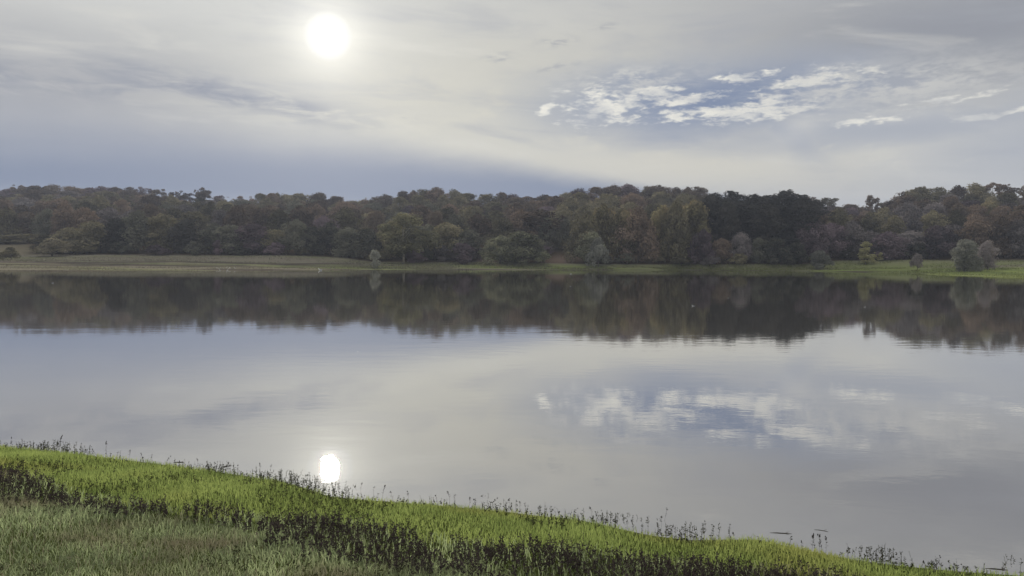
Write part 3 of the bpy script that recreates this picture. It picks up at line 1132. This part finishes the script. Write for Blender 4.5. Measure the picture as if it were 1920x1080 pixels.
def k_shore(X, Y, r):
    d = near_d(X, Y)
    n = patch_noise(X, Y, 1.6, 51)
    return fov(X, Y) & (d > -0.25 - 0.35 * np.clip(n, -0.4, 2) - 0.35 * np.exp(-((X + 3.4) / 1.0) ** 2)) & (d < 0.4) & (r.uniform(0, 1, len(X)) < np.clip(0.3 + 0.8 * n + 0.8 * np.exp(-((X + 3.6) / 1.1) ** 2), 0.03, 1.0))


V, F, tone = weed_arrays(scatter(60000, -15, 13, 4.5, 22, k_shore, 15), 0.16, 16, 9, 0.016)
tag(link('shore_weeds', mesh_np('shore_weeds', V, F, WEED_G, tone)), 'fringe of thin dark weeds where the near grass meets the water', 'weeds', kind='stuff')

# single weed stalks that stand out against the water
STALK = plain_mat('dark_stalk', (0.018, 0.016, 0.012), (0.04, 0.034, 0.024), 20, 0.9)
SEED = plain_mat('dark_seed_head', (0.014, 0.012, 0.010), (0.034, 0.028, 0.022), 30, 0.95)
stalk_var = []
for s in range(6):
    r = random.Random(60 + s)
    stem, head = MB(), MB()
    H = 0.36
    lx, ly = r.uniform(-.09, .09), r.uniform(-.09, .09)
    pts = [(0, 0, -0.1), (lx * .3, ly * .3, H * .4), (lx, ly, H)]
    stem.tube(pts, [0.0020, 0.0017, 0.0010], 4)
    for j in range(r.randint(5, 11)):
        t = r.uniform(.25, .9)
        p = Vector((lx * t, ly * t, H * t))
        a = r.uniform(0, 6.28)
        d = Vector((math.cos(a), math.sin(a), r.uniform(.3, 1.2))) * r.uniform(.018, .045)
        w = Vector((-math.sin(a), math.cos(a), 0)) * 0.008
        stem.poly([p, p + d * .5 + w, p + d, p + d * .5 - w])
    up = Matrix.Rotation(math.pi / 2, 3, 'Y')
    for j in range(r.randint(2, 5)):
        head.ball((lx + r.uniform(-.010, .010), ly + r.uniform(-.010, .010), H + r.uniform(-.05, .012)), (r.uniform(.012, .022), .009, .009), 6, 4, up)
    stalk_var.append((stem.mesh('stem', STALK), head.mesh('seed_head', SEED)))

stalk_px = [(9, 836, 14), (20, 832, 30), (72, 840, 34), (104, 850, 34), (108, 846, 26), (135, 846, 20), (155, 838, 24), (168, 842, 18), (182, 848, 20), (200, 850, 30), (218, 858, 24),
            (242, 852, 16), (262, 872, 22), (270, 868, 24), (310, 862, 20), (338, 872, 22), (372, 880, 24), (395, 884, 20), (402, 878, 26), (430, 882, 22), (446, 885, 20), (488, 874, 18), (505, 888, 24),
            (570, 900, 24), (590, 908, 22), (628, 912, 30), (648, 918, 22), (676, 914, 26), (700, 920, 20), (716, 928, 26), (737, 930, 22), (766, 926, 20), (821, 944, 24), (844, 934, 20), (851, 932, 18),
            (880, 942, 22), (884, 948, 30), (894, 946, 20), (921, 940, 16), (945, 950, 28), (966, 948, 22), (975, 946, 18), (985, 946, 16), (1010, 958, 24), (1074, 956, 18), (1111, 962, 18), (1176, 980, 18), (1188, 986, 24), (1206, 984, 20),
            (1216, 980, 22), (1235, 986, 26), (1240, 978, 30), (1246, 970, 24), (1258, 994, 24), (1266, 996, 20), (1322, 982, 14), (1368, 994, 18), (1375, 1000, 16), (1504, 1028, 18), (1522, 1030, 30), (1528, 1032, 30), (1537, 1034, 34), (1543, 1034, 32), (1549, 1032, 28),
            (1572, 1040, 22), (1590, 1036, 16), (1642, 1036, 18), (1653, 1036, 16), (1655, 1054, 22), (1668, 1056, 26), (1688, 1056, 30), (1728, 1068, 20), (1755, 1058, 24), (1738, 1064, 18), (1812, 1070, 18), (1818, 1076, 24), (1832, 1078, 22), (1918, 1076, 22)]
spans = [(-1, 300, 'left end of the near shore'), (300, 560, 'shore left of the sun glint'), (560, 760, 'shore beside the sun glint'), (760, 1050, 'middle of the near shore'),
         (1050, 1400, 'shore left of the floating stick'), (1400, 2000, 'right end of the near shore')]
for k, (px, py, hp) in enumerate(stalk_px):
    p = at_height(px, py + 6)
    dpt = p.y
    h = hp / FPX * dpt * 1.25 * (1.0 if 1515 < px < 1555 else rnd.uniform(0.45, 0.85))
    st, hd = stalk_var[k % 6]
    root = link('weed_stalk', None)
    root.empty_display_size = 0.1
    root.location = (p.x, p.y, max(0.0, gz(p.x, p.y)) - 0.01)
    root.rotation_euler = (rnd.gauss(0, 0.16), rnd.gauss(0, 0.16), rnd.uniform(0, 6.28))
    root.scale = (0.8, 0.8, h / 0.36)
    link('stem', st, root)
    link('seed_head', hd, root)
    where = [s for a, b, s in spans if a <= px < b][0]
    wet = near_d(p.x, p.y) < 0
    lab = 'thin dark %s weed stalk, %s' % ('wading' if wet else 'grass-side', where)
    tag(root, lab, 'plant', '%s weed stalks, %s' % ('wading' if wet else 'grass-side', where))
    later(root, lab, px)

# driftwood
WOOD = plain_mat('wet_driftwood', (0.03, 0.025, 0.02), (0.075, 0.062, 0.05), 12, 0.7)


def stick(a, b, rad, label, fork=True, z=0.003):
    p, q = at_height(*a), at_height(*b)
    mid = (p + q) / 2
    mb = MB()
    L = (q - p)
    pts = [p - mid + Vector((0, 0, z - 0.004)), (p - mid) * 0.3 + Vector((0.0, 0.01, z)), (q - mid) * 0.4 + Vector((0, 0.004, z)), q - mid + Vector((0, 0, z - 0.003))]
    mb.tube(pts, [rad * 0.6, rad, rad * 0.95, rad * 0.7], 7)
    o = tag(link('driftwood_stick', None), label, 'stick')
    o.location = mid
    link('stem', mb.mesh('stem', WOOD), o)
    if fork:
        tw = MB()
        s = pts[2]
        tw.tube([s, s + L * 0.12 + Vector((0, 0.01, 0.012)), s + L * 0.2 + Vector((0.01, 0.02, 0.02))], [rad * 0.6, rad * 0.45, rad * 0.25], 5)
        link('side_twig', tw.mesh('side_twig', WOOD), o)


stick((1443, 999), (1484, 1001), 0.0060, 'dark stick floating flat on the water just off the near shore')
stick((1526, 1015), (1552, 1019), 0.0055, 'short dark twig lying across the weed stalks on the right shore', True, 0.17)
stick((1846, 1066), (1890, 1069), 0.0066, 'dark twig among weeds at the bottom right corner of the shore')
stick((325, 867), (345, 867), 0.0077, 'short dark twig in the water off the left part of the near shore')
stick((414, 876), (434, 873), 0.0072, 'short bent twig in the water halfway between left edge and sun glint')

# ------------------------------------------------------------------ far shore sedge
def k_far(n, seed):
    r = np.random.default_rng(seed)
    px = r.uniform(-150, 2080, n)
    ds, de, ze, dr, zr = far_prof(px)
    t = r.uniform(0, 1, n)
    Y = ds + (de - ds) * t
    X = (px - 960) / FPX * Y
    z = far_z(X, Y)
    k = (z > 0.03) & ~((px < 640) & (t > 0.36) & (t < 0.60) & (r.uniform(0, 1, n) < 0.85)) & (patch_noise(X * 0.06, Y * 0.2, 1.0, 71) > -0.35)
    return np.stack([X, Y, z], 1)[k], px[k]


pts, ppx = k_far(60000, 81)
right = ppx + rng.uniform(-260, 260, len(ppx)) > 1180
SEDGE_DRY = leaf_mat('dry_sedge', (0.095, 0.087, 0.062), (0.21, 0.195, 0.145), 0.3, scale=0.05)
SEDGE_GREEN = leaf_mat('green_sedge', (0.14, 0.158, 0.060), (0.33, 0.36, 0.135), 0.35, scale=0.05)
tag(link('dry_sedge', blades('dry_sedge', pts[~right], 0.30, 0.07, SEDGE_DRY, 0.5, 83)), 'dry olive sedge on the flat far shore at left and middle', 'grass', kind='stuff')
tag(link('green_sedge', blades('green_sedge', pts[right], 0.30, 0.07, SEDGE_GREEN, 0.5, 84)), 'green grass on the flat far shore at right', 'grass', kind='stuff')

# ------------------------------------------------------------------ birds
WHITE = plain_mat('white_feathers', (0.72, 0.72, 0.70), (0.82, 0.82, 0.80), 8, 0.7)
GREYF = plain_mat('grey_feathers', (0.30, 0.31, 0.33), (0.42, 0.43, 0.45), 8, 0.7)
BEAK = plain_mat('dark_beak', (0.06, 0.045, 0.03), (0.10, 0.07, 0.04), 8, 0.6)


def bird_meshes():
    body = MB()
    body.ball((0, 0, 0.10), (0.24, 0.095, 0.095), 10, 7, Matrix.Rotation(R(-6), 3, 'Y'))
    body.tube([(0.16, 0, 0.13), (0.22, 0, 0.20), (0.25, 0, 0.26)], [0.06, 0.042, 0.038], 7)
    body.ball((0.27, 0, 0.285), (0.065, 0.05, 0.05), 8, 6)
    body.poly([(-0.18, -0.05, 0.12), (-0.36, -0.03, 0.13), (-0.36, 0.03, 0.13), (-0.18, 0.05, 0.12)])
    wing = {}
    for sgn in (-1, 1):
        w = MB()
        w.ball((-0.05, 0.085 * sgn, 0.13), (0.20, 0.022, 0.062), 8, 6, Matrix.Rotation(R(-5), 3, 'Y'))
        wing[sgn] = w.mesh('wing', GREYF)
    beak = MB()
    beak.tube([(0.325, 0, 0.28), (0.39, 0, 0.27)], [0.014, 0.003], 5)
    return body.mesh('body', WHITE), wing, beak.mesh('beak', BEAK)


b_body, b_wing, b_beak = bird_meshes()


def bird(px, py, wpx, label, group=None):
    p = at_height(px, py)
    d = ray(px, py)
    Y = 76.0
    while p.y > 76 and Y < p.y:                 # the first ground or water the pixel's line meets
        q = at_depth(px, py, Y)
        if q.z < max(0.0, gz(q.x, q.y)):
            p = q
            break
        Y += 0.5
    o = link('gull', None)
    o.empty_display_size = 0.2
    o.location = (p.x, p.y, max(0.0, gz(p.x, p.y)) - 0.03)
    o.rotation_euler = (0, 0, rnd.uniform(-0.5, 0.5) + (0 if rnd.random() < 0.5 else math.pi))
    o.scale = (wpx / FPX * p.y / 0.72,) * 3
    link('body', b_body, o)
    link('wing', b_wing[-1], o)
    link('wing', b_wing[1], o)
    link('beak', b_beak, o)
    tag(o, label, 'bird', group)
    later(o, label, px)


for k, (px, py) in enumerate([(405, 503), (410, 504), (415, 503), (420, 504), (424, 502), (428, 504), (432, 503), (436, 504), (441, 503), (413, 507), (426, 507)]):
    bird(px, py, 4.5, 'white bird in the small flock resting off the far left flats', 'white birds flocking by the far left flats')
bird(601, 507, 9, 'white bird alone right of the resting flock by the far shore')
bird(98, 531, 4.5, 'white bird floating alone near the left edge of the lake')
bird(1070, 514, 4, 'white bird at the far waterline below the light green willow')
bird(1070, 537, 3.2, 'small pale bird on the dark reflection below the light green willow')
bird(1300, 574, 6.5, 'pale bird floating on the dark reflection left of the pines')
bird(1366, 559, 3.5, 'tiny pale bird floating on the reflection of the dark pines')
bird(1621, 576, 5, 'pale bird floating below the yellow birch reflection')
bird(669, 659, 4.5, 'pale bird floating alone on the bluish open water left of middle')

settle_labels()
